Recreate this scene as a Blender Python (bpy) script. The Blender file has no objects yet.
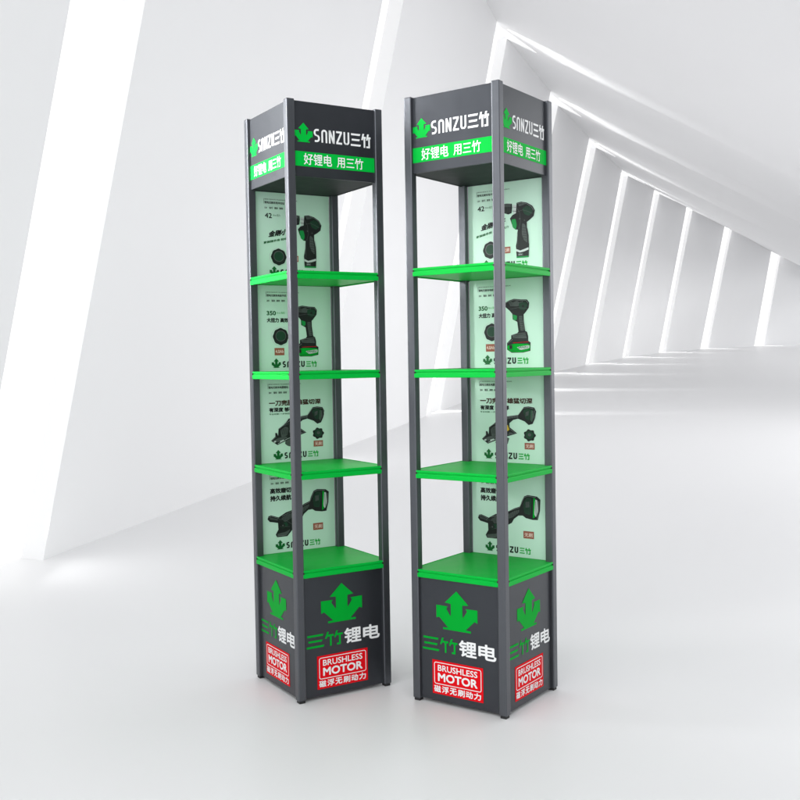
import bpy, bmesh, math
from mathutils import Vector, Matrix
from mathutils.geometry import tessellate_polygon

S = bpy.context.scene
COL = S.collection

# ------------------------------------------------------------------ helpers
def link(o, parent=None):
    COL.objects.link(o)
    if parent is not None:
        o.parent = parent
    return o

def tag(o, label=None, cat=None, group=None, kind=None):
    if label: o["label"] = label
    if cat: o["category"] = cat
    if group: o["group"] = group
    if kind: o["kind"] = kind
    return o

def empty(name, loc, rz=0.0):
    o = bpy.data.objects.new(name, None)
    o.empty_display_size = 0.1
    o.location = loc
    o.rotation_euler = (0, 0, rz)
    return link(o)

class MB:
    """collects faces with a material slot each"""
    def __init__(s):
        s.v, s.f, s.m = [], [], []
    def face(s, pts, m=0):
        i = len(s.v); s.v += [tuple(p) for p in pts]
        s.f.append(tuple(range(i, i + len(pts)))); s.m.append(m)
    def mesh(s, verts, faces, m=0):
        i = len(s.v); s.v += [tuple(p) for p in verts]
        for f in faces:
            s.f.append(tuple(i + k for k in f)); s.m.append(m)
    def box(s, x0, x1, y0, y1, z0, z1, m=0):
        v = [(x, y, z) for z in (z0, z1) for y in (y0, y1) for x in (x0, x1)]
        s.mesh(v, [(0, 2, 3, 1), (4, 5, 7, 6), (0, 1, 5, 4), (2, 6, 7, 3), (0, 4, 6, 2), (1, 3, 7, 5)], m)
    def build(s, name, mats, parent=None, bevel=0, smooth=False, weld=False, segs=2):
        me = bpy.data.meshes.new(name)
        me.from_pydata(s.v, [], s.f)
        for m in (mats if isinstance(mats, (list, tuple)) else [mats]):
            me.materials.append(m)
        for p, m in zip(me.polygons, s.m):
            p.material_index = m
            p.use_smooth = smooth
        if weld:
            bm = bmesh.new(); bm.from_mesh(me)
            bmesh.ops.remove_doubles(bm, verts=bm.verts, dist=1e-6)
            bmesh.ops.recalc_face_normals(bm, faces=bm.faces)
            bm.to_mesh(me); bm.free()
        me.update()
        o = link(bpy.data.objects.new(name, me), parent)
        if bevel:
            md = o.modifiers.new("bevel", "BEVEL"); md.width = bevel; md.segments = segs
            md.limit_method = 'ANGLE'; md.angle_limit = math.radians(40)
            md.harden_normals = True
            for p in me.polygons: p.use_smooth = True
        return o

# ------------------------------------------------------------------ materials
def mat(name, col, rough=0.5, metal=0.0, spec=0.5, rough_var=0.0, col_var=0.0, scale=40.0,
        bump=0.0, bump_scale=900.0, coat=0.0, stretch=None):
    m = bpy.data.materials.new(name); m.use_nodes = True
    nt = m.node_tree; b = nt.nodes["Principled BSDF"]
    b.inputs["Base Color"].default_value = (*col, 1)
    b.inputs["Roughness"].default_value = rough
    b.inputs["Metallic"].default_value = metal
    b.inputs["Specular IOR Level"].default_value = spec
    b.inputs["Coat Weight"].default_value = coat
    b.inputs["Coat Roughness"].default_value = 0.15
    tc = nt.nodes.new("ShaderNodeTexCoord")
    src = tc.outputs["Object"]
    if stretch:
        mp = nt.nodes.new("ShaderNodeMapping"); mp.inputs["Scale"].default_value = stretch
        nt.links.new(src, mp.inputs["Vector"]); src = mp.outputs["Vector"]
    if rough_var or col_var:
        n = nt.nodes.new("ShaderNodeTexNoise"); n.inputs["Scale"].default_value = scale
        n.inputs["Detail"].default_value = 6
        nt.links.new(src, n.inputs["Vector"])
        if rough_var:
            r = nt.nodes.new("ShaderNodeMapRange")
            r.inputs["To Min"].default_value = max(0.02, rough - rough_var)
            r.inputs["To Max"].default_value = rough + rough_var
            nt.links.new(n.outputs["Fac"], r.inputs["Value"]); nt.links.new(r.outputs[0], b.inputs["Roughness"])
        if col_var:
            mx = nt.nodes.new("ShaderNodeMix"); mx.data_type = 'RGBA'
            mx.inputs["A"].default_value = (*[c * (1 - col_var) for c in col], 1)
            mx.inputs["B"].default_value = (*[min(1, c * (1 + col_var)) for c in col], 1)
            nt.links.new(n.outputs["Fac"], mx.inputs["Factor"]); nt.links.new(mx.outputs["Result"], b.inputs["Base Color"])
    if bump:
        n2 = nt.nodes.new("ShaderNodeTexNoise"); n2.inputs["Scale"].default_value = bump_scale
        n2.inputs["Detail"].default_value = 3
        nt.links.new(src, n2.inputs["Vector"])
        bp = nt.nodes.new("ShaderNodeBump"); bp.inputs["Strength"].default_value = bump
        bp.inputs["Distance"].default_value = 0.0006
        nt.links.new(n2.outputs["Fac"], bp.inputs["Height"]); nt.links.new(bp.outputs[0], b.inputs["Normal"])
    return m

def emit(name, strength, col=(1, 1, 1), base=.8):
    m = bpy.data.materials.new(name); m.use_nodes = True
    b = m.node_tree.nodes["Principled BSDF"]
    b.inputs["Base Color"].default_value = (base, base, base, 1)
    b.inputs["Emission Color"].default_value = (*col, 1)
    b.inputs["Emission Strength"].default_value = strength
    return m

M = {}
M['post'] = mat('powder coated aluminium', (.098, .104, .116), .33, .7, .5, .05, .05, 60, .25, 1500)
M['panel'] = mat('dark grey sheet', (.045, .049, .057), .33, .6, .5, .05, .05, 30, .2, 1200)
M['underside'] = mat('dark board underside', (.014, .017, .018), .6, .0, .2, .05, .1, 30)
M['green'] = mat('green lacquered shelf', (.0, .43, .045), .42, 0, .10, .06, .05, 25, .15, 900)
M['greenprint'] = mat('green print', (.0, .44, .045), .5, 0, .06, .05, .04, 40)
M['leafgreen'] = mat('leaf green print', (.0, .35, .03), .5, 0, .06, .05, .04, 40)
M['darkgreen'] = mat('dark green print', (.0, .11, .02), .5, 0, .3)
M['white'] = mat('white print', (.82, .83, .83), .45, 0, .4, .05, .03, 40)
M['red'] = mat('red label', (.70, .004, .010), .5, 0, .06, .05, .06, 30)
M['poster'] = mat('pale mint poster', (.52, .72, .61), .5, 0, .2, .05, .03, 8)
M['black'] = mat('black print', (.008, .011, .010), .5, 0, .3)
M['ink'] = mat('dark tool ink', (.0065, .0095, .009), .5, 0, .3, 0, .5, 120)
M['inkmid'] = mat('grey tool ink', (.060, .072, .069), .5, 0, .3, 0, .35, 160)
M['inkgreen'] = mat('deep green tool ink', (.005, .042, .020), .5, 0, .3, 0, .3, 120)
M['brightgreen'] = mat('bright green tool ink', (.0, .26, .05), .5, 0, .3)
M['hilite'] = mat('pale highlight ink', (.17, .19, .185), .5, 0, .3)
M['silver'] = mat('silver ink', (.50, .55, .54), .4, 0, .4)
M['yellow'] = mat('yellow ink', (.55, .36, .02), .5, 0, .3)
M['brown'] = mat('brown black ink', (.05, .022, .012), .5, 0, .3)
M['badge'] = mat('dull red badge ink', (.30, .085, .055), .5, 0, .3)
M['badgetext'] = mat('pale pink ink', (.75, .55, .48), .5, 0, .3)
M['rubber'] = mat('black rubber', (.012, .012, .013), .6)
M['grooveshade'] = mat('groove end shade', (.006, .007, .008), .5)
M['wall'] = mat('white plaster', (.86, .86, .865), .55, 0, .25, .05, .012, 1.5, .1, 60)
M['floor'] = mat('white resin floor', (.81, .81, .815), .42, 0, .35, .06, .014, .9, .05, 40)
M['ceiling'] = mat('white ceiling plaster', (.88, .88, .885), .6, 0, .2, .05, .012, 1.0, .08, 60)
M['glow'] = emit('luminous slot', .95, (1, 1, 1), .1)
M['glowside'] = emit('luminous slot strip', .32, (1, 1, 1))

# ------------------------------------------------------------------ camera
HC, PITCH, ROLL, FPX = 1.0316, .0409, -.0167, 1015.3
def cam_axes():
    cp, sp = math.cos(PITCH), math.sin(PITCH)
    fwd = Vector((0, cp, -sp)); right = Vector((1, 0, 0)); up = Vector((0, sp, cp))
    c, s = math.cos(ROLL), math.sin(ROLL)
    # image: px = c*X - s*Y ; py = s*X + c*Y with Y down
    r2 = right * c + up * s          # direction that maps to +x in the image
    u2 = up * c - right * s
    return fwd, r2, u2
fwd, rgt, upv = cam_axes()
cd = bpy.data.cameras.new("camera"); cd.sensor_width = 36; cd.lens = 36 * FPX / 800
cd.clip_start = .05; cd.clip_end = 500
cam = link(bpy.data.objects.new("camera", cd))
R = Matrix((rgt, upv, -fwd)).transposed()
cam.matrix_world = Matrix.Translation((0, 0, HC)) @ R.to_4x4()
S.camera = cam
def ray(px, py):
    return fwd + rgt * ((px - 400) / FPX) - upv * ((py - 400) / FPX)

# ------------------------------------------------------------------ flat artwork
def chaikin(p, n=1):
    for _ in range(n):
        q = []
        for i in range(len(p)):
            a, b = p[i], p[(i + 1) % len(p)]
            q.append((a[0] * .86 + b[0] * .14, a[1] * .86 + b[1] * .14))
            q.append((a[0] * .14 + b[0] * .86, a[1] * .14 + b[1] * .86))
        p = q
    return p

class Art:
    """flat printed shapes in millimetres (u right, z up); off = height over the sheet"""
    def __init__(s, place):
        s.mb = MB(); s.place = place; s.mats = []
    def mi(s, m):
        if m not in s.mats: s.mats.append(m)
        return s.mats.index(m)
    def P(s, u, z, off):
        return s.place(u / 1000, z / 1000, off)
    def poly(s, pts, m, off=.0006, smooth=0):
        if smooth: pts = chaikin(pts, smooth)
        tri = tessellate_polygon([[Vector((a, b, 0)) for a, b in pts]])
        V = [s.P(a, b, off) for a, b in pts]
        F = []
        for t in tri:
            a, b, c = [pts[k] for k in t]
            ar = (b[0]-a[0])*(c[1]-a[1]) - (b[1]-a[1])*(c[0]-a[0])
            F.append(tuple(t) if ar > 0 else (t[0], t[2], t[1]))
        s.mb.mesh(V, F, s.mi(m))
    def rect(s, u0, u1, z0, z1, m, off=.0006, r=0):
        if r:
            pts = []
            for cx, cz, a0 in ((u1-r, z0+r, -90), (u1-r, z1-r, 0), (u0+r, z1-r, 90), (u0+r, z0+r, 180)):
                for k in range(5):
                    a = math.radians(a0 + k * 22.5); pts.append((cx + r*math.cos(a), cz + r*math.sin(a)))
            s.poly(pts, m, off)
        else:
            s.poly([(u0, z0), (u1, z0), (u1, z1), (u0, z1)], m, off)
    def ellipse(s, cu, cz, ru, rz, m, off=.0006, n=28, bumps=0, amp=0):
        s.poly([(cu + ru*(1+amp*math.cos(bumps*2*math.pi*k/n))*math.cos(2*math.pi*k/n),
                 cz + rz*(1+amp*math.cos(bumps*2*math.pi*k/n))*math.sin(2*math.pi*k/n)) for k in range(n)], m, off)
    def stroke(s, pts, w, m, off=.0006, closed=False):
        n = len(pts); L, Rr = [], []
        for i in range(n):
            p = Vector(pts[i])
            a = Vector(pts[i-1]) if (i > 0 or closed) else None
            b = Vector(pts[(i+1) % n]) if (i < n-1 or closed) else None
            d1 = (p-a).normalized() if a is not None else None
            d2 = (b-p).normalized() if b is not None else None
            if d1 is None: d1 = d2
            if d2 is None: d2 = d1
            n1 = Vector((-d1.y, d1.x)); n2 = Vector((-d2.y, d2.x))
            mi = (n1+n2)
            mi = n1 if mi.length < 1e-4 else mi.normalized()
            k = 1/max(.5, mi.dot(n1))
            L.append(p+mi*(w/2*k)); Rr.append(p-mi*(w/2*k))
        for i in range(n if closed else n-1):
            j = (i+1) % n
            s.mb.face([s.P(*Rr[i], off), s.P(*Rr[j], off), s.P(*L[j], off), s.P(*L[i], off)], s.mi(m))
    def text(s, body, box, m, off=.0006, bold=0, italic=0, slope=0, spacing=1.0, keep=False):
        c = bpy.data.curves.new("lettering", "FONT"); c.body = body
        c.space_character = spacing; c.resolution_u = 3
        ob = bpy.data.objects.new("lettering", c); COL.objects.link(ob)
        dg = bpy.context.evaluated_depsgraph_get()
        ev = ob.evaluated_get(dg); me = ev.to_mesh()
        V = [(v.co.x, v.co.y) for v in me.vertices]; F = [tuple(p.vertices) for p in me.polygons]
        ev.to_mesh_clear(); bpy.data.objects.remove(ob); bpy.data.curves.remove(c)
        x0 = min(v[0] for v in V); x1 = max(v[0] for v in V); y0 = min(v[1] for v in V); y1 = max(v[1] for v in V)
        u0, u1, z0, z1 = box
        # heavier weights: the glyph is struck several times round a small circle
        b = bold*(z1-z0); n = 8 if bold else 1
        u0 += b; u1 -= b; z0 += b; z1 -= b
        for k in range(n):
            du = b*math.cos(2*math.pi*k/n) if bold else 0; dz = b*math.sin(2*math.pi*k/n) if bold else 0
            Q = []
            for x, y in V:
                t = (y-y0)/(y1-y0)
                u = u0+(x-x0)/(x1-x0)*(u1-u0); z = z0+t*(z1-z0)
                z += slope*(u-u0); u += italic*t*(z1-z0)
                Q.append(s.P(u+du, z+dz, off+k*.00003))
            s.mb.mesh(Q, F, s.mi(m))
    def build(s, name, parent):
        o = s.mb.build(name, s.mats, parent)
        return o

LEAF = [(0, 1), (41, .68), (20, .665), (20, .40), (22, .355), (36, .53), (31, .59), (71, .595), (71, .27), (61, .30), (30, .055), (48, .05), (48, 0)]
LEAF = [(x/71, z) for x, z in LEAF]
LEAF = LEAF + [(-x, z) for x, z in reversed(LEAF) if x > 0]
def leaf(a, cu, z0, hw, h, m, off=.0006):
    a.poly([(cu + x*hw, z0 + z*h) for x, z in LEAF], m, off)

def arc(cx, cz, rx, rz, a0, a1, n=6):
    return [(cx+rx*math.cos(math.radians(a0+(a1-a0)*k/n)), cz+rz*math.sin(math.radians(a0+(a1-a0)*k/n))) for k in range(n+1)]

def sanzu(a, u0, u1, z0, z1, w, m, off=.0006):
    """five square-shouldered letters drawn as strokes"""
    W5 = (u1-u0); gap = W5*.045; lw = (W5-4*gap)/5
    H = z1-z0; h = w/2; b, t, mid = z0+h, z1-h, (z0+z1)/2
    r = min(lw*.36, H*.25)
    def X(i): return u0+i*(lw+gap)
    l, rr = X(0)+h, X(0)+lw-h
    a.stroke([(rr, t)] + arc(l+r, t-r, r, r, 90, 180, 4) + arc(l+r, mid+r, r, r, 180, 270, 4) + arc(rr-r, mid-r, r, r, 90, 0, 4)
             + arc(rr-r, b+r, r, r, 0, -90, 4) + [(l, b)], w, m, off)
    l, rr = X(1)+h, X(1)+lw-h; R2 = (rr-l)/2
    a.stroke([(l, z0)] + arc(l+R2, t-R2, R2, R2, 180, 0, 10) + [(rr, z0)], w, m, off)
    l, rr = X(2)+h, X(2)+lw-h
    a.stroke([(l, z0), (l, z1)], w, m, off); a.stroke([(rr, z0), (rr, z1)], w, m, off)
    a.poly([(l-h, z1), (l+h*1.2, z1), (rr+h, z0), (rr-h*1.2, z0)], m, off)
    l, rr = X(3), X(3)+lw
    a.rect(l, rr, z1-w, z1, m, off); a.rect(l, rr, z0, z0+w, m, off)
    a.poly([(l, z0+w), (l+w*1.15, z0+w), (rr, z1-w), (rr-w*1.15, z1-w)], m, off)
    l, rr = X(4)+h, X(4)+lw-h; R2 = r
    a.stroke([(l, z1)] + arc(l+R2, b+R2, R2, R2, 180, 270, 5) + arc(rr-R2, b+R2, R2, R2, 270, 360, 5) + [(rr, z1)], w, m, off)

def sanzhu(a, box1, box2, w, m, off=.0006):
    """the characters san and zhu in even strokes"""
    u0, u1, z0, z1 = box1
    sl = w*.5
    for k, (p, q) in enumerate(((.04, .96), (.10, .90), (0, 1))):
        z = z1-w/2-k*(z1-z0-w)/2
        A, B = u0+(u1-u0)*p, u0+(u1-u0)*q
        a.poly([(A, z-w/2), (B-sl*.4, z-w/2), (B+sl*.4, z+w/2), (A, z+w/2)], m, off)
    u0, u1, z0, z1 = box2; half = (u1-u0)/2
    for k in (0, 1):
        L = u0+k*half*1.03; Rr = L+half*.94; H = z1-z0
        a.poly([(L+half*.20, z1), (L+half*.20+w*1.05, z1), (L+w*.75, z1-H*.46), (L-w*.25, z1-H*.46)], m, off)
        a.rect(L+half*.16, Rr, z1-H*.20-w, z1-H*.20, m, off+.0001)
        xs = L+half*.60
        a.rect(xs-w/2, xs+w/2, z0, z1-H*.20-w, m, off)
        if k: a.rect(xs-w*1.7, xs-w/2, z0, z0+w*.9, m, off)

# ------------------------------------------------------------------ the racks
W = .3228; HW = W/2; HT = 1.8; PW = .0255; REC = .009
SHELF = [1.2975, .9975, .698, .401]

def make_rack(label, center, rz, side):
    root = empty('display_rack', (center[0], center[1], 0), rz)
    tag(root, label, 'display rack', 'four-shelf tool display racks')
    def front(u, z, off): return (u-HW, -HW+REC-off, z)
    def lside(u, z, off): return (-HW+REC-off, HW-u, z)
    def rside(u, z, off): return (HW-REC+off, -HW+u, z)
    flank = lside if side == 'L' else rside
    # posts with a rubber foot each
    for sx in (-1, 1):
        for sy in (-1, 1):
            m = MB()
            x0, x1 = sorted((sx*HW, sx*(HW-PW))); y0, y1 = sorted((sy*HW, sy*(HW-PW)))
            m.box(x0, x1, y0, y1, .008, HT)
            p = m.build('corner_post', M['post'], root, bevel=.0032, segs=3)
            f = MB(); f.box(x0+.003, x1-.003, y0+.003, y1-.003, 0, .0075)
            f.build('foot', M['rubber'], p, bevel=.001)
    # header and cabinet boxes: four sheets let in between the posts
    def box_sheets(name, z0, z1, closed_top):
        m = MB(); e = PW-.002; t = .004
        m.box(-HW+e, HW-e, -HW+REC, -HW+REC+t, z0, z1)
        m.box(-HW+e, HW-e, HW-REC-t, HW-REC, z0, z1)
        m.box(-HW+REC, -HW+REC+t, -HW+e, HW-e, z0, z1)
        m.box(HW-REC-t, HW-REC, -HW+e, HW-e, z0, z1)
        b = m.build(name, M['panel'], root, bevel=.0008, segs=1)
        return b
    hd = box_sheets('header', 1.5756, 1.797, True)
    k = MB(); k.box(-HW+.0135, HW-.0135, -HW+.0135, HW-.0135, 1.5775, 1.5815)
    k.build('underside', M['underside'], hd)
    k = MB(); k.box(-HW+.0135, HW-.0135, -HW+.0135, HW-.0135, 1.7905, 1.7945)
    k.build('top_cover', M['panel'], hd)
    bs = box_sheets('cabinet', .010, .3765, False)
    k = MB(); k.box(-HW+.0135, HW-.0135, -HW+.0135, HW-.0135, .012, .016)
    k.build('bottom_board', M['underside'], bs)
    # shelves: pressed trays with a rolled rim, a groove and a skirt
    for z in SHELF:
        m = MB()
        prof = [(.0040, z-.0020), (.0026, z), (.0010, z-.0008), (.0006, z-.0022), (.0006, z-.0060), (.0032, z-.0070), (.0032, z-.0092),
                (.0006, z-.0104), (.0002, z-.0120), (.0002, z-.0225), (.0010, z-.0240), (.0030, z-.0240), (.0036, z-.0220)]
        e = PW-.0040
        for q in range(4):
            ca, sa = [(1, 0), (0, 1), (-1, 0), (0, -1)][q]
            def T(x, y, zz): return (x*ca-y*sa, x*sa+y*ca, zz)
            v = []
            for xx in (-HW+e, HW-e):
                v += [T(xx, -HW+d, zz) for d, zz in prof]
            n = len(prof)
            m.mesh(v, [(i, n+i, n+i+1, i+1) for i in range(n-1)] + [tuple(range(n)), tuple(reversed(range(n, 2*n)))])
            for xx in (-HW+PW-.0030, HW-PW-.0010):     # dark boxes standing in for shade in the groove's open ends
                bx = [T(xx, -HW-.0004, z-.0112), T(xx+.0040, -HW-.0004, z-.0112), T(xx+.0040, -HW-.0004, z-.0058), T(xx, -HW-.0004, z-.0058)]
                by = [T(xx, -HW+.004, z-.0112), T(xx+.0040, -HW+.004, z-.0112), T(xx+.0040, -HW+.004, z-.0058), T(xx, -HW+.004, z-.0058)]
                m.mesh(bx+by, [(0, 1, 2, 3), (0, 4, 5, 1), (1, 5, 6, 2), (2, 6, 7, 3), (3, 7, 4, 0)], 1)
        # sheet with notched corners, folded down to a flat underside
        i0, i1 = HW-.0036, HW-PW-.0004
        cross = [(-i1, -i0), (i1, -i0), (i1, -i1), (i0, -i1), (i0, i1), (i1, i1), (i1, i0), (-i1, i0), (-i1, i1), (-i0, i1), (-i0, -i1), (-i1, -i1)]
        za, zb = z-.0016, z-.0205
        m.face([(x, y, za) for x, y in cross]); m.face([(x, y, zb) for x, y in reversed(cross)])
        for i in range(12):
            (xa, ya), (xb, yb) = cross[i], cross[(i+1) % 12]
            m.face([(xa, ya, zb), (xb, yb, zb), (xb, yb, za), (xa, ya, za)])
        m.build('shelf', [M['green'], M['grooveshade']], root)
    # printed marks on the front and on the visible flank
    for pl in (front, flank):
        a = Art(pl); leaf(a, 57, 1677, 30, 57, M['greenprint']); a.build('leaf_emblem', root)
        a = Art(pl)
        sanzu(a, 91, 211, 1681, 1720, 5.7, M['white'])
        sanzhu(a, (216, 250, 1681, 1719), (254, 286, 1679, 1721), 5.8, M['white'])
        a.build('brand_lettering', root)
        a = Art(pl); a.rect(PW*1000-2, W*1000-PW*1000+2, 1606, 1649.5, M['greenprint'], .0006); band = a.build('slogan_band', root)
        a = Art(pl)
        a.text("好锂电", (56, 150, 1611, 1645), M['white'], .0012, bold=.012)
        a.build('slogan_lettering', band)
        a = Art(pl)
        a.text("用三竹", (167, 258, 1611, 1644), M['white'], .0012, bold=.012)
        a.build('slogan_lettering', band)
        a = Art(pl); leaf(a, 154.5, 229, 71, 118, M['leafgreen']); a.build('leaf_emblem', root)
        a = Art(pl); sanzhu(a, (33, 91, 160, 200), (96, 157, 159, 203), 6.0, M['leafgreen'])
        b = a.build('brand_lettering', root); b["label"] = 'thin green lettering on the base'
        a = Art(pl)
        a.text("锂", (161, 221, 157, 205), M['white'], .0006, bold=.028)
        a.text("电", (227, 287, 158, 204), M['white'], .0006, bold=.030)
        b = a.build('product_lettering', root); b["label"] = 'heavy white lettering on the base'
        a = Art(pl); a.rect(66.5, 242, 31, 133, M['red'], .0006); lab = a.build('motor_label', root)
        a = Art(pl)
        pts = []
        for cx, cz, a0 in ((229, 68, -90), (229, 120, 0), (80, 120, 90), (80, 68, 180)):
            pts += arc(cx, cz, 6, 6, a0, a0+90, 5)
        a.stroke(pts, 2.2, M['white'], .0012, closed=True)
        a.text("BRUSHLESS", (86, 223, 101, 119.5), M['white'], .0012, bold=.022)
        a.text("MOTOR", (86, 223, 70, 95.5), M['white'], .0012, bold=.045)
        for i, ch in enumerate("磁浮无刷动力"):
            u = 72+i*27.7
            a.text(ch, (u, u+24, 36.5, 57), M['white'], .0012, bold=.030)
        a.build('label_lettering', lab)
    # four posters on the back, one behind each bay
    tops = [1.580] + [s-.0215 for s in SHELF[:3]]
    for i, (zb, zt) in enumerate(zip(SHELF, tops)):
        m = MB(); m.box(-HW+PW+.0015, HW-PW-.0015, HW-.0085, HW-.0055, zb-.0010, zt)
        po = m.build('poster', M['poster'], root, bevel=.0005, segs=1)
        z0 = zb*1000
        def back(u, z, off, z0=z0): return (u-HW, HW-.0085-off, z+z0/1000)
        poster_art(i, back, po)
    return root

def poster_art(i, place, po):
    K, I, G, D, MG, BG = M['black'], M['ink'], M['inkmid'], M['darkgreen'], M['inkgreen'], M['brightgreen']
    # brand line above the shelf
    a = Art(place); leaf(a, 91.5, 10, 16.5, 31, D); a.build('leaf_emblem', po)
    a = Art(place)
    sanzu(a, 113, 194, 11, 31.5, 4.7, K)
    sanzhu(a, (199, 217, 12, 30), (219, 239, 11, 31), 3.2, M['leafgreen'])
    a.build('brand_lettering', po)
    a = Art(place)
    a.text("锂电无刷系列 专业级电动工具 轻便耐用", (62, 178, 254, 257.5), K, bold=0)
    a.text(("锂电无刷充电冲击钻", "锂电无刷充电扳手机", "锂电无刷充电圆锯机", "锂电无刷充电角磨机")[i], (62, 132, 241.5, 249.5), K, bold=.02)
    a.stroke([(60, 241), (60, 257.5)], .9, K)
    a.text("12V    轻巧   高效   耐用" if i == 0 else "20V    强劲   高效   耐用", (62, 126, 225, 232), K, bold=.015)
    a.build('small_print', po)
    a = Art(place)
    if i == 0:
        a.text("42", (62, 87, 195.5, 211.5), K, bold=.03)
        a.text("N·m 扭力", (91, 116, 202, 209), D, bold=0)
        a.build('torque_lettering', po); a = Art(place)
        a.text("金刚小子", (72, 160, 133, 154), K, bold=.05, italic=.30, slope=.17)
        a.text("家装随手用 轻松不费力", (56, 174, 111, 119), D, bold=.035, slope=.21)
        a.build('slogan_lettering', po)
        b = Art(place)
        b.ellipse(108, 71, 33, 29, M['silver'], .0006); b.ellipse(108, 71, 31.5, 27.6, M['poster'], .0008)
        b.ellipse(108, 71, 27, 26.5, I, .0012, 32, 8, .035); b.ellipse(108, 73, 19, 18, G, .0016, 28); b.ellipse(108, 73, 16, 15, MG, .0020, 28)
        b.build('dial_picture', po)
        t = Art(place)
        t.poly([(142, 207), (150, 211), (169, 211), (186, 209), (187, 197), (185, 180), (173, 177), (152, 184), (142, 188)], I, .0006, 0)
        t.poly([(189, 205.5), (204, 203), (203, 178), (190, 176)], M['silver'], .0006)
        t.poly([(203, 210), (219, 212), (239, 207), (257, 196), (266, 181), (262, 164), (250, 155), (238, 148), (238, 133), (243, 108), (245, 78), (243, 40), (201, 40),
                (199, 77), (204, 102), (206, 127), (197, 128), (185, 146), (179, 164), (188, 174), (200, 178)], I, .0010, 0)
        t.poly([(222, 190), (240, 199), (254, 190), (258, 176), (246, 166), (230, 172)], MG, .0014, 1)
        t.poly([(208, 205), (226, 207), (236, 203), (212, 198)], G, .0014)
        t.poly([(156, 206), (182, 205), (183, 200), (156, 201)], G, .0010)
        t.poly([(222, 146), (233, 140), (238, 108), (239, 84), (228, 92), (220, 112)], G, .0014, 1)
        t.poly([(184, 160), (199, 161), (203, 142), (199, 127), (188, 136)], BG, .0016, 1)
        t.poly([(200, 68), (214, 62), (230, 66), (243, 70), (243, 63), (226, 58), (212, 56), (200, 61)], M['silver'], .0014)
        t.poly([(201, 44), (243, 44), (243, 39.5), (201, 39.5)], BG, .0016)
        t.stroke([(206, 207), (222, 209), (240, 203), (255, 193), (262, 181)], 1.3, M['hilite'], .0022); t.stroke([(240, 128), (244, 106), (244, 82)], 1.2, M['hilite'], .0022); t.stroke([(205, 118), (203, 84)], 1.0, M['hilite'], .0022); t.stroke([(155, 208), (184, 207)], 1.2, M['hilite'], .0022)
        for k in range(6): t.stroke([(154+k*5.2, 207), (154+k*5.2, 184)], 1.1, G, .0010)
        t.stroke([(188, 186), (203, 184)], 1.4, K, .0012); t.stroke([(189, 198), (203, 196)], 1.0, G, .0012)
        for k in range(5): t.stroke([(232+k*5, 206-k*4.4), (226+k*5.4, 197-k*4.2)], 1.3, K, .0018)
        t.stroke([(207, 182), (224, 186), (242, 180), (258, 172)], 1.2, G, .0018)
        t.stroke([(205, 172), (228, 168), (247, 160)], 1.0, K, .0018); t.stroke([(203, 196), (214, 178), (216, 150), (210, 128)], 1.1, G, .0018)
        for k in range(7): t.stroke([(222+k*.4, 132-k*8), (236+k*.4, 129-k*8)], 1.2, K, .0018)
        t.stroke([(206, 122), (206, 88), (205, 70)], 1.4, G, .0018); t.ellipse(214, 160, 3, 3, G, .0018, 12); t.ellipse(230, 154, 2, 2, M['inkmid'], .0018, 10)
        t.rect(206, 224, 46, 54, M['inkmid'], .0018); t.text("20V", (208, 221, 48, 52), M['silver'], .0022)
        t.build('tool_picture', po)
        g = Art(place); g.rect(150, 179, 57, 77, M['badge']); g.text("无刷", (153, 176, 61, 73), M['badgetext'], .0012, bold=.02); g.build('badge', po)
    elif i == 1:
        a.text("350", (61, 94, 181, 195.5), D, bold=.05)
        a.text("N·m 强扭", (97, 125, 186, 193), M['leafgreen'], bold=0)
        a.build('torque_lettering', po); a = Art(place)
        a.text("大扭力 高效能", (61, 152, 158, 173), K, bold=.05)
        a.build('slogan_lettering', po)
        b = Art(place)
        b.ellipse(109, 112, 33, 32, M['silver'], .0006); b.ellipse(109, 112, 31.5, 30.4, M['poster'], .0008)
        b.ellipse(109, 112, 27.5, 27.5, I, .0012, 32, 8, .035); b.ellipse(109, 114, 19, 18, G, .0016); b.ellipse(109, 114, 16.5, 15.5, MG, .0020)
        b.build('dial_picture', po)
        t = Art(place)
        t.poly([(155, 202), (173, 210), (189, 214), (213, 211), (235, 210), (243, 200), (241, 184), (231, 172), (223, 164), (223, 148), (228, 113), (234, 110), (238, 96), (238, 82), (246, 77),
                (245, 51), (220, 46), (179, 46), (163, 56), (163, 77), (178, 90), (178, 101), (200, 107), (204, 112), (200, 142), (184, 150), (183, 167), (173, 178), (157, 191)], I, .0006, 0)
        t.poly([(170, 203), (178, 208), (186, 203), (200, 208), (208, 203), (220, 206), (226, 196), (200, 190), (176, 192)], G, .0010)
        t.poly([(206, 200), (232, 203), (238, 192), (226, 176), (208, 182)], MG, .0012, 1)
        t.poly([(206, 160), (219, 160), (219, 140), (224, 114), (212, 114), (208, 140)], G, .0010, 1)
        t.poly([(184, 166), (200, 161), (199, 148), (188, 147)], BG, .0012, 1)
        t.poly([(183, 100), (230, 104), (233, 90), (184, 92)], G, .0010)
        t.poly([(164, 68), (190, 74), (244, 72), (244, 53), (220, 48), (180, 48), (165, 57)], M['leafgreen'], .0010, 1)
        t.poly([(197, 64), (242, 69), (242, 59), (210, 54)], M['silver'], .0014, 1)
        t.poly([(164, 76), (184, 86), (236, 82), (244, 76), (190, 74)], I, .0014)
        t.stroke([(160, 202), (175, 208), (190, 211), (213, 208), (233, 207), (240, 198)], 1.3, M['hilite'], .0022); t.stroke([(222, 146), (226, 116)], 1.1, M['hilite'], .0022); t.stroke([(180, 100), (200, 105), (231, 107)], 1.1, M['hilite'], .0022); t.stroke([(166, 76), (184, 88)], 1.1, M['hilite'], .0022)
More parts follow.
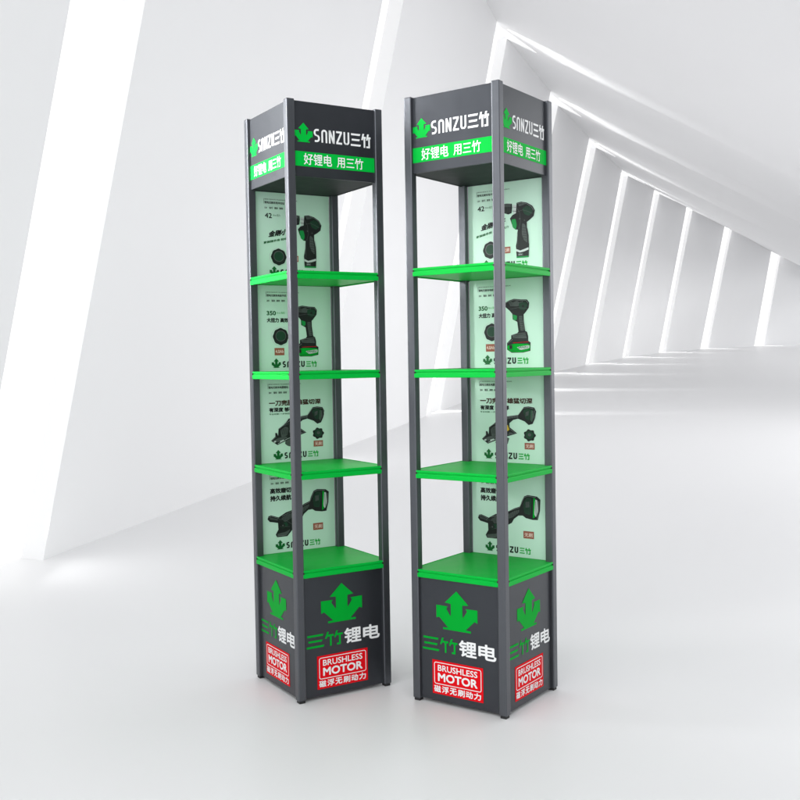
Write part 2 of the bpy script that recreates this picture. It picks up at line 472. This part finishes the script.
        t.text("SANZU", (203, 238, 59.5, 66), D, .0018, bold=.03)
        for k in range(6): t.stroke([(168+k*3.5, 206), (164+k*4, 194)], 1.1, K, .0014)
        for k in range(5): t.stroke([(214+k*5, 209), (210+k*5, 200)], 1.2, K, .0018)
        t.stroke([(176, 182), (204, 186), (236, 182)], 1.2, G, .0018); t.stroke([(184, 172), (206, 168), (228, 168)], 1.0, K, .0018)
        for k in range(6): t.stroke([(208+k*.6, 155-k*7), (221+k*.6, 153-k*7)], 1.1, K, .0018)
        t.stroke([(180, 92), (200, 98), (232, 98)], 1.0, K, .0018); t.stroke([(166, 60), (186, 52), (243, 55)], 1.6, D, .0018)
        t.rect(172, 182, 58, 70, I, .0018); t.stroke([(185, 77), (240, 79)], 1.0, M['red'], .0018); t.ellipse(222, 190, 4, 4, I, .0018, 14)
        t.build('tool_picture', po)
        g = Art(place); g.rect(86, 121, 51, 75, M['badge']); g.text("4.0Ah", (89, 118, 58, 69), M['badgetext'], .0012, bold=.03); g.build('badge', po)
    elif i == 2:
        a.text("一刀完胜", (62, 150, 185, 204), M['brown'], bold=.05)
        a.text("雄猛切深", (160, 250, 186, 204), M['brown'], bold=.05)
        a.text("有深度 够强悍", (62, 167, 165, 180), K, bold=.05)
        a.text("专业切割 一步到位", (62, 136, 156, 161.5), D, bold=.015)
        a.build('slogan_lettering', po)
        t = Art(place)
        t.poly([(119, 72), (168, 80), (160, 56), (143, 48), (126, 52), (116, 60)], M['inkmid'], .0006, 1)
        t.poly([(67, 72), (82, 85), (82, 97), (88, 97), (92, 87), (94, 110), (111, 121), (122, 130), (131, 142), (140, 143), (177, 148), (200, 151), (212, 166), (220, 176), (236, 178), (256, 175), (263, 163), (259, 142),
                (250, 124), (236, 120), (222, 131), (199, 139), (182, 135), (168, 124), (168, 112), (195, 93), (159, 82), (127, 72), (89, 57)], I, .0010, 0)
        t.poly([(100, 106), (118, 116), (130, 112), (126, 88), (104, 80)], G, .0014, 1)
        t.poly([(216, 164), (230, 172), (246, 168), (240, 134), (226, 138)], MG, .0014, 1)
        t.poly([(246, 166), (254, 164), (256, 148), (248, 130), (242, 136)], G, .0014)
        t.poly([(144, 140), (176, 145), (200, 147), (200, 142), (176, 140), (146, 134)], G, .0014)
        t.poly([(148, 112), (162, 119), (168, 104), (154, 94)], M['yellow'], .0014)
        t.poly([(72, 71), (92, 80), (120, 84), (126, 79), (92, 66)], G, .0014)
        t.poly([(98, 70), (112, 74), (112, 69), (99, 65)], M['silver'], .0018)
        t.stroke([(96, 110), (122, 127), (140, 140), (177, 146), (199, 149), (219, 173), (236, 175), (254, 172)], 1.3, M['hilite'], .0022); t.stroke([(69, 72), (84, 84)], 1.1, M['hilite'], .0022); t.stroke([(258, 166), (261, 152), (257, 140)], 1.2, M['hilite'], .0022); t.stroke([(168, 108), (190, 93)], 1.1, M['hilite'], .0022)
        t.poly([(76, 70), (84, 72), (84, 67), (77, 65)], M['silver'], .0018)
        for k in range(5): t.stroke([(104+k*5, 112-k*.5), (108+k*4.6, 90)], 1.2, K, .0018)
        for k in range(6): t.stroke([(146+k*9, 142+k*1.2), (148+k*9, 136+k*1.2)], 1.3, K, .0018)
        t.stroke([(124, 128), (140, 136), (160, 138), (198, 144)], 1.1, G, .0018); t.stroke([(112, 118), (132, 126), (134, 104), (150, 92)], 1.4, G, .0018)
        for k in range(4): t.stroke([(219+k*6, 170+k*1.2), (226+k*5, 136-k*1.0)], 1.1, K, .0018)
        t.poly([(226, 160), (238, 164), (236, 150), (226, 147)], M['inkmid'], .0018); t.stroke([(249, 168), (246, 132)], 1.6, D, .0018)
        t.poly([(168, 96), (188, 93), (162, 85)], M['inkmid'], .0018); t.stroke([(90, 61), (126, 76), (158, 86)], 1.2, M['silver'], .0018)
        t.ellipse(140, 100, 9, 8, G, .0018, 16); t.ellipse(140, 100, 4, 4, I, .0022, 12)
        t.build('tool_picture', po)
        b = Art(place); b.ellipse(239, 88, 20, 18, I, .0006, 36, 7, .10); b.ellipse(239, 89, 14, 12.5, MG, .0012); b.ellipse(239, 90, 6, 5, G, .0016)
        b.build('dial_picture', po)
        g = Art(place); g.rect(221, 256, 44, 64, M['badge']); g.text("无刷", (225, 252, 48, 60), M['badgetext'], .0012, bold=.02); g.build('badge', po)
    else:
        a.text("高效磨切", (59, 135, 195, 213), K, bold=.05)
        a.text("持久续航", (59, 135, 170, 189), K, bold=.05)
        a.build('slogan_lettering', po)
        t = Art(place)
        t.poly([(48, 113), (52, 123), (61, 125), (88, 116), (97, 121), (114, 130), (138, 136), (156, 140), (182, 153), (202, 160), (208, 176), (217, 193), (230, 198), (262, 195), (274, 186),
                (272, 151), (264, 122), (247, 121), (222, 125), (211, 132), (196, 131), (180, 119), (172, 106), (152, 95), (136, 70), (118, 51), (81, 51), (76, 60), (86, 76), (85, 98), (56, 104)], I, .0006, 0)
        t.poly([(56, 119), (84, 111), (84, 106), (57, 112)], G, .0010)
        t.poly([(96, 112), (118, 124), (138, 126), (140, 112), (110, 98)], G, .0010, 1)
        t.poly([(158, 132), (182, 145), (200, 150), (198, 140), (176, 124), (160, 118)], G, .0010, 1)
        t.poly([(214, 172), (226, 190), (244, 188), (240, 136), (216, 140)], MG, .0010, 1)
        t.poly([(256, 186), (264, 184), (266, 150), (258, 130), (252, 140)], M['silver'], .0014, 1)
        t.poly([(250, 190), (256, 188), (254, 130), (247, 126)], M['leafgreen'], .0012)
        t.poly([(80, 62), (112, 66), (130, 74), (118, 56), (84, 54)], G, .0010, 1)
        t.poly([(94, 92), (116, 100), (122, 86), (98, 78)], MG, .0010, 1)
        t.stroke([(52, 119), (61, 122), (88, 113)], 1.2, M['hilite'], .0022); t.stroke([(99, 119), (138, 133), (182, 150), (201, 157), (218, 190), (231, 195), (260, 192)], 1.3, M['hilite'], .0022); t.stroke([(82, 55), (116, 55)], 1.2, M['hilite'], .0022); t.stroke([(269, 182), (269, 152), (263, 126)], 1.3, M['hilite'], .0022)
        for k in range(5): t.stroke([(57+k*5, 122-k*1.7), (57+k*5, 109-k*1.6)], 1.0, K, .0018)
        for k in range(6): t.stroke([(100+k*6, 122+k*1.2), (104+k*5.4, 104-k*.5)], 1.2, K, .0018)
        t.stroke([(86, 110), (110, 106), (134, 90), (148, 98)], 1.3, G, .0018); t.stroke([(92, 86), (126, 82)], 1.2, G, .0018)
        for k in range(6): t.stroke([(158+k*7, 140+k*2.6), (161+k*7, 122+k*2.4)], 1.1, K, .0018)
        for k in range(4): t.stroke([(218+k*6, 186+k*.4), (217+k*6, 142-k*.8)], 1.1, K, .0018)
        t.poly([(222, 176), (236, 178), (236, 160), (222, 158)], M['inkmid'], .0018); t.stroke([(258, 180), (259, 140)], 1.4, D, .0018)
        t.ellipse(102, 88, 8, 7, I, .0018, 16); t.ellipse(102, 88, 3, 3, M['inkmid'], .0022, 10); t.stroke([(78, 58), (100, 54), (122, 60)], 1.2, M['inkmid'], .0018)
        t.build('tool_picture', po)
        g = Art(place); g.rect(213, 250, 61, 84, M['badge']); g.text("无刷", (217, 246, 66, 79), M['badgetext'], .0012, bold=.02); g.build('badge', po)

def center(C, a, mirror):
    C = Vector(C)
    if not mirror:
        e = Vector((math.cos(a), math.sin(a))); n = Vector((-math.sin(a), math.cos(a)))
        return C+e*HW+n*HW
    e = Vector((-math.cos(a), math.sin(a))); n = Vector((math.sin(a), math.cos(a)))
    return C+e*HW+n*HW
make_rack('left display rack, turned to the right, with dark front and gleaming narrow left flank',
          center((-.3170, 3.0005), .5454, False), .5454, 'L')
make_rack('right display rack, standing nearer, turned to the left with a lighter grey lettered front',
          center((.2879, 2.8442), .6171, True), -.6171, 'R')

# ------------------------------------------------------------------ the tunnel-like hall
YH = 321.0                                            # far floor rises a little: where its vanishing line lies
PN = ray(0, YH).cross(ray(800, YH)).normalized()
if PN.z < 0: PN = -PN
P0 = Vector((0, 4.2, 0))
CAMP = Vector((0, 0, HC))
def plane_z(x, y): return P0.z-(PN.x*(x-P0.x)+PN.y*(y-P0.y))/PN.z
def on_floor(px, py):
    d = ray(px, py); t = (P0-CAMP).dot(PN)/d.dot(PN)
    return CAMP+d*t
def at_depth(px, py, y):
    d = ray(px, py); return CAMP+d*(y/d.y)
def floor_z(x, y):
    t = max(0, min(1, (y-3.5)/1.6)); t = t*t*(3-2*t)
    return plane_z(x, y)*t
m = MB()
xs = [-14+k*1.5 for k in range(60)]; ys = [-6, -3, 0, 2, 3, 3.5]+[3.5+.16*k for k in range(1, 11)]+[5.6, 6.5, 8, 10, 14, 20, 30, 40, 50, 60, 80]
V = [(x, y, floor_z(x, y)) for y in ys for x in xs]; nx = len(xs)
m.mesh(V, [(j*nx+i, j*nx+i+1, (j+1)*nx+i+1, (j+1)*nx+i) for j in range(len(ys)-1) for i in range(nx-1)])
tag(m.build('floor', M['floor'], smooth=True), kind='structure')

# slots: image-measured foot (left edge, right edge, y) and head of the right edge -> turned into places in the hall
SL = [((-37, 41, 560), None), ((292, 314, 458), None), ((425, 439, 411), (507, 38)), ((488, 499, 388), (558, 105)),
      ((540, 549, 373), (596, 147)), ((585, 592.5, 363.5), (628, 175.5)), ((622, 628, 357), (659.5, 193.5)), ((658.5, 665, 352.3), (692.5, 210)),
      ((700, 708, 348.6), (732, 229)), ((754, 764, 345.8), (781, 253))]
st = []                                               # per slot: Q (far end of the wall before it), P (near end of the wall after it)
LEAN = .215
for (xl, xr, y), head in SL:
    P = on_floor(xr, y)
    st.append([P, xl, head])
def lean_top(b, h): return Vector((b.x+LEAN*h*1.0+.0, b.y, b.z+h))
segs = []
for i, (P, xl, head) in enumerate(st):
    # the far end of the previous wall: on the line towards the previous slot, seen at image x = xl
    prev = st[i-1][0] if i else P+Vector((-.267, -1, 0))*3
    d = (prev-P); best = 0
    lo, hi = 0.0, .8
    def img_x(q):
        r = q-CAMP; return 400+FPX*r.dot(rgt)/r.dot(fwd)
    for _ in range(40):
        mid = (lo+hi)/2
        if img_x(P+d*mid) > xl: lo = mid
        else: hi = mid
    Q = P+d*lo
    if head:
        T = at_depth(head[0], head[1], P.y)
    else:
        T = None
    segs.append([Q, P, T])
hA = segs[2][2].z-segs[2][1].z
for s in segs:
    if s[2] is None:
        s[2] = Vector((s[1].x+LEAN*hA, s[1].y, s[1].z+hA))
# near and far ends of the wall line
near = segs[0][1]+Vector((-.267, -1, 0))*3.6
end = segs[-1][1]+(segs[-1][1]-segs[-2][1])*1.2+Vector((2.0, -1.0, 0))
def top_of(b, s): return b+(s[2]-s[1])
TH = .13                                              # wall thickness
def wall_piece(a, at, b, bt):
    d = (b-a); d.z = 0; n = Vector((-d.y, d.x, 0)).normalized()*TH      # to the outside
    dn = Vector((0, 0, -.05))
    inner = [a+dn, b+dn, bt, at]; outer = [p+n for p in inner]
    mb = MB()
    mb.mesh(inner+outer, [(0, 1, 2, 3), (7, 6, 5, 4), (0, 3, 7, 4), (1, 5, 6, 2), (3, 2, 6, 7), (0, 4, 5, 1)])
    tag(mb.build('wall', M['wall']), kind='structure')
wall_piece(near, top_of(near, segs[0]), segs[0][0], top_of(segs[0][0], segs[0]))
for i in range(len(segs)):
    a = segs[i][1]; at = segs[i][2]
    if i+1 < len(segs):
        b = segs[i+1][0]; bt = top_of(b, segs[i+1])
    else:
        b = end; bt = top_of(end, segs[i])
    wall_piece(a, at, b, bt)
# roof: from the head of the wall it slopes down to the right; a shallow soffit sheet with thickness
ROOF = -.50
line = []
line.append((top_of(near, segs[0])))
for s in segs:
    line += [top_of(s[0], s), s[2]]
line.append(top_of(end, segs[-1]))
def roof_pt(T, x): return Vector((T.x+x, T.y, T.z+ROOF*x))
ext = [4.2, 4.2, 4.7, 5.1, 5.5, 5.7, 5.5, 5.0, 3.9, 2.6]
spans = [4.2]+[e for e in ext for _ in (0, 1)]+[2.6]
mb = MB(); n = len(line)
RL = [roof_pt(T, -.35) for T in line]; RR = [roof_pt(T, w) for T, w in zip(line, spans)]
V = RL+RR+[p+Vector((0, 0, .2)) for p in RL]+[p+Vector((0, 0, .2)) for p in RR]
F = []
for i in range(n-1):
    F += [(i, i+1, n+i+1, n+i), (2*n+i, 3*n+i, 3*n+i+1, 2*n+i+1), (i, 2*n+i, 2*n+i+1, i+1), (n+i, n+i+1, 3*n+i+1, 3*n+i)]
F += [(0, n, 3*n, 2*n), (n-1, 3*n-1, 4*n-1, 2*n-1)]
mb.mesh(V, F)
tag(mb.build('ceiling', M['ceiling']), kind='structure')
SPILL = []
# luminous slots: glowing pane behind the wall opening, narrowing glowing seam across the roof and along the floor
LB = ['widest glowing wall slot, nearest of all, at the far left edge of the hall',
      'tall glowing wall slot rising behind the left display rack',
      'glowing wall slot behind the right display rack, its bent head just above that rack',
      'glowing wall slot half hidden by the right edge of the right display rack',
      'tallest glowing wall slot standing clear to the right of the right rack',
      'second glowing wall slot counted to the right from the right rack',
      'third glowing wall slot counted to the right from the right rack',
      'fourth glowing wall slot counted to the right from the right rack',
      'last but one glowing wall slot towards the right, short and far away',
      'shortest glowing wall slot, rightmost and farthest of the row']
for i, (Q, P, T) in enumerate(segs):
    root = empty('light_slot', tuple(Q))
    tag(root, LB[i], 'light slot', 'glowing slots in the hall wall')
    inv = -Vector(Q)
    d = P-Q; dh = Vector((d.x, d.y, 0)); nrm = Vector((-dh.y, dh.x, 0)).normalized()
    QT = top_of(Q, segs[i])
    ov = dh.normalized()*.25
    a, b, c, e = [p+inv for p in (Q-ov, P+ov, T+ov, QT-ov)]
    o1, o2 = nrm*(TH+.004), nrm*(TH+.03)
    mb = MB()
    q = [a+o1, b+o1, c+o1, e+o1, a+o2, b+o2, c+o2, e+o2]
    mb.mesh(q, [(0, 1, 2, 3), (7, 6, 5, 4), (0, 3, 7, 4), (1, 5, 6, 2), (3, 2, 6, 7), (0, 4, 5, 1)])
    mb.build('glowing_pane', M['glow'], root)
    if i < 2:
        SPILL.append((None, Q.lerp(P, .6), (P-Q).length))
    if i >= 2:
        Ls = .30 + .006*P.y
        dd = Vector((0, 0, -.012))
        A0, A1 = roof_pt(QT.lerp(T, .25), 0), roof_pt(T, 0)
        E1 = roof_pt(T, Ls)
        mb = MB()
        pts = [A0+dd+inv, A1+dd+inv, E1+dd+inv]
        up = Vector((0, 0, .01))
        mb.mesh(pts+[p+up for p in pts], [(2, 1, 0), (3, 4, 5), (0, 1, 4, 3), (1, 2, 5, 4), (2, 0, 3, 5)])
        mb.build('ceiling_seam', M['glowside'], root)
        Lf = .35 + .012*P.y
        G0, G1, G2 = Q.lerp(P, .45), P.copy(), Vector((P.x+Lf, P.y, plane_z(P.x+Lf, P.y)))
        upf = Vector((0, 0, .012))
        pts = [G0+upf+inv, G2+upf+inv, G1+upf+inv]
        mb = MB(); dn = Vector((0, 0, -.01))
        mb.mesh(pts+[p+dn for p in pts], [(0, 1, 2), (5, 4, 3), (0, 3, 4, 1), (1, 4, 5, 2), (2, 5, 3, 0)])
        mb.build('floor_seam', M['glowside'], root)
        SPILL.append((QT.lerp(T, .55), Q.lerp(P, .6), (P-Q).length))

# ------------------------------------------------------------------ light
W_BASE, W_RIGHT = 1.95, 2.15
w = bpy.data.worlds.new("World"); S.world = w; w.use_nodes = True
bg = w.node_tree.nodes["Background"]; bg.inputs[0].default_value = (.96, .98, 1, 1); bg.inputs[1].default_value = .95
# made-up surroundings: brighter right of the hall, dimmed overhead and where racks reflect it
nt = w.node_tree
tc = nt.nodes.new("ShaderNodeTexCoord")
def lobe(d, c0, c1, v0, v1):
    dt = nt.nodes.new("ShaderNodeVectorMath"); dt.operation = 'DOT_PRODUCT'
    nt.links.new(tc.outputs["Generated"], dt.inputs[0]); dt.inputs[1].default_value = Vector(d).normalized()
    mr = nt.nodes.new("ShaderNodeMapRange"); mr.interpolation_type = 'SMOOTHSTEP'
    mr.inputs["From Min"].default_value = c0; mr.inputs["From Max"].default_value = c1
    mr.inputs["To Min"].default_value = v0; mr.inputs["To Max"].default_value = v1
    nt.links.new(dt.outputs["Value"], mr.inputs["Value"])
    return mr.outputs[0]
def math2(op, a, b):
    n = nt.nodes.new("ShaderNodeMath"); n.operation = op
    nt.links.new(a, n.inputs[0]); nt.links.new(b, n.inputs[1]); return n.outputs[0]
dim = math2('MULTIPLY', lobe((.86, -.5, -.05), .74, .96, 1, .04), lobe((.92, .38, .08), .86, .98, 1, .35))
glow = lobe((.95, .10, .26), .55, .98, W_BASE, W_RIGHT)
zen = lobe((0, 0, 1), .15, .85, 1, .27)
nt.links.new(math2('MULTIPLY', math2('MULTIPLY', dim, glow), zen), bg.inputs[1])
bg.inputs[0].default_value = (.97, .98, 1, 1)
def area(name, loc, target, sx, sy, power, col=(1, 1, 1)):
    l = bpy.data.lights.new(name, 'AREA'); l.shape = 'RECTANGLE'; l.size = sx; l.size_y = sy; l.energy = power; l.color = col
    o = link(bpy.data.objects.new(name, l)); o.location = loc
    o.rotation_euler = (Vector(target)-Vector(loc)).to_track_quat('-Z', 'Y').to_euler()
    return o
for (hi, lo, wd) in SPILL:                            # what each slot throws along the roof and the floor
    rd = Vector((1, 0, ROOF)).normalized(); rn = Vector((-ROOF, 0, 1)).normalized()
    yv = Vector((0, 1, 0))
    if hi is not None:
        p = hi+rd*.06-rn*.06
        f = (rd+rn*.06).normalized(); zz = f.cross(yv)   # the long side of the lamp lies across the slot
        h = area('slot_glow', p, p+f, wd*.7, .06, 1.25*wd); h.data.spread = math.radians(9)
        h.rotation_euler = Matrix((yv, zz, -f)).transposed().to_euler() if Matrix((yv, zz, -f)).determinant() > 0 else Matrix((yv, -zz, -f)).transposed().to_euler()
    fd = Vector((1, 0, plane_z(lo.x+1, lo.y)-plane_z(lo.x, lo.y))).normalized()
    p = lo+fd*.06+Vector((0, 0, .07 if hi is not None else .16)); f = (fd-Vector((0, 0, .055))).normalized(); zz = f.cross(yv)
    h = area('slot_glow', p, p+f, wd*.7, .06, (1.5 if hi is not None else .55)*wd); h.data.spread = math.radians(9 if hi is not None else 110)
    h.rotation_euler = Matrix((yv, zz, -f)).transposed().to_euler() if Matrix((yv, zz, -f)).determinant() > 0 else Matrix((yv, -zz, -f)).transposed().to_euler()
area('left_fill', (-3.2, 1.2, 2.5), (.3, 3.0, 1.5), 1.8, 1.8, 12)  # unseen area light added to brighten the rack sides facing left
strip = area('strip_fill', (-1.52, 3.18, 2.0), (-.4, 3.2, 1.76), .45, 1.5, 10)  # added out of frame to put a sheen on the left rack's flank
strip.data.spread = math.radians(52)
area('overhead_fill', (-1.6, .4, 4.0), (-1.0, 2.4, 0), 3, 3, 32)  # added unseen fill from above for the left foreground floor
for nm, loc, tgt, sx, sy, pw in (('hall_fill', (7.5, 8.5, 2.1), (-.5, 10.5, .9), 5, 3, 120), ('far_hall_fill', (24, 24, 3.0), (9, 33, 1.2), 9, 5, 640)):  # unseen area lights, added to lift the hall's walls and floor
    h = area(nm, loc, tgt, sx, sy, pw); h.data.spread = math.radians(150)

S.view_settings.view_transform = 'Standard'; S.view_settings.look = 'None'
S.view_settings.exposure = .27; S.view_settings.gamma = 1; S.view_settings.use_curve_mapping = False
S.cycles.max_bounces = 10; S.cycles.diffuse_bounces = 6
S.cycles.use_denoising = True
S.cycles.sample_clamp_indirect = 6
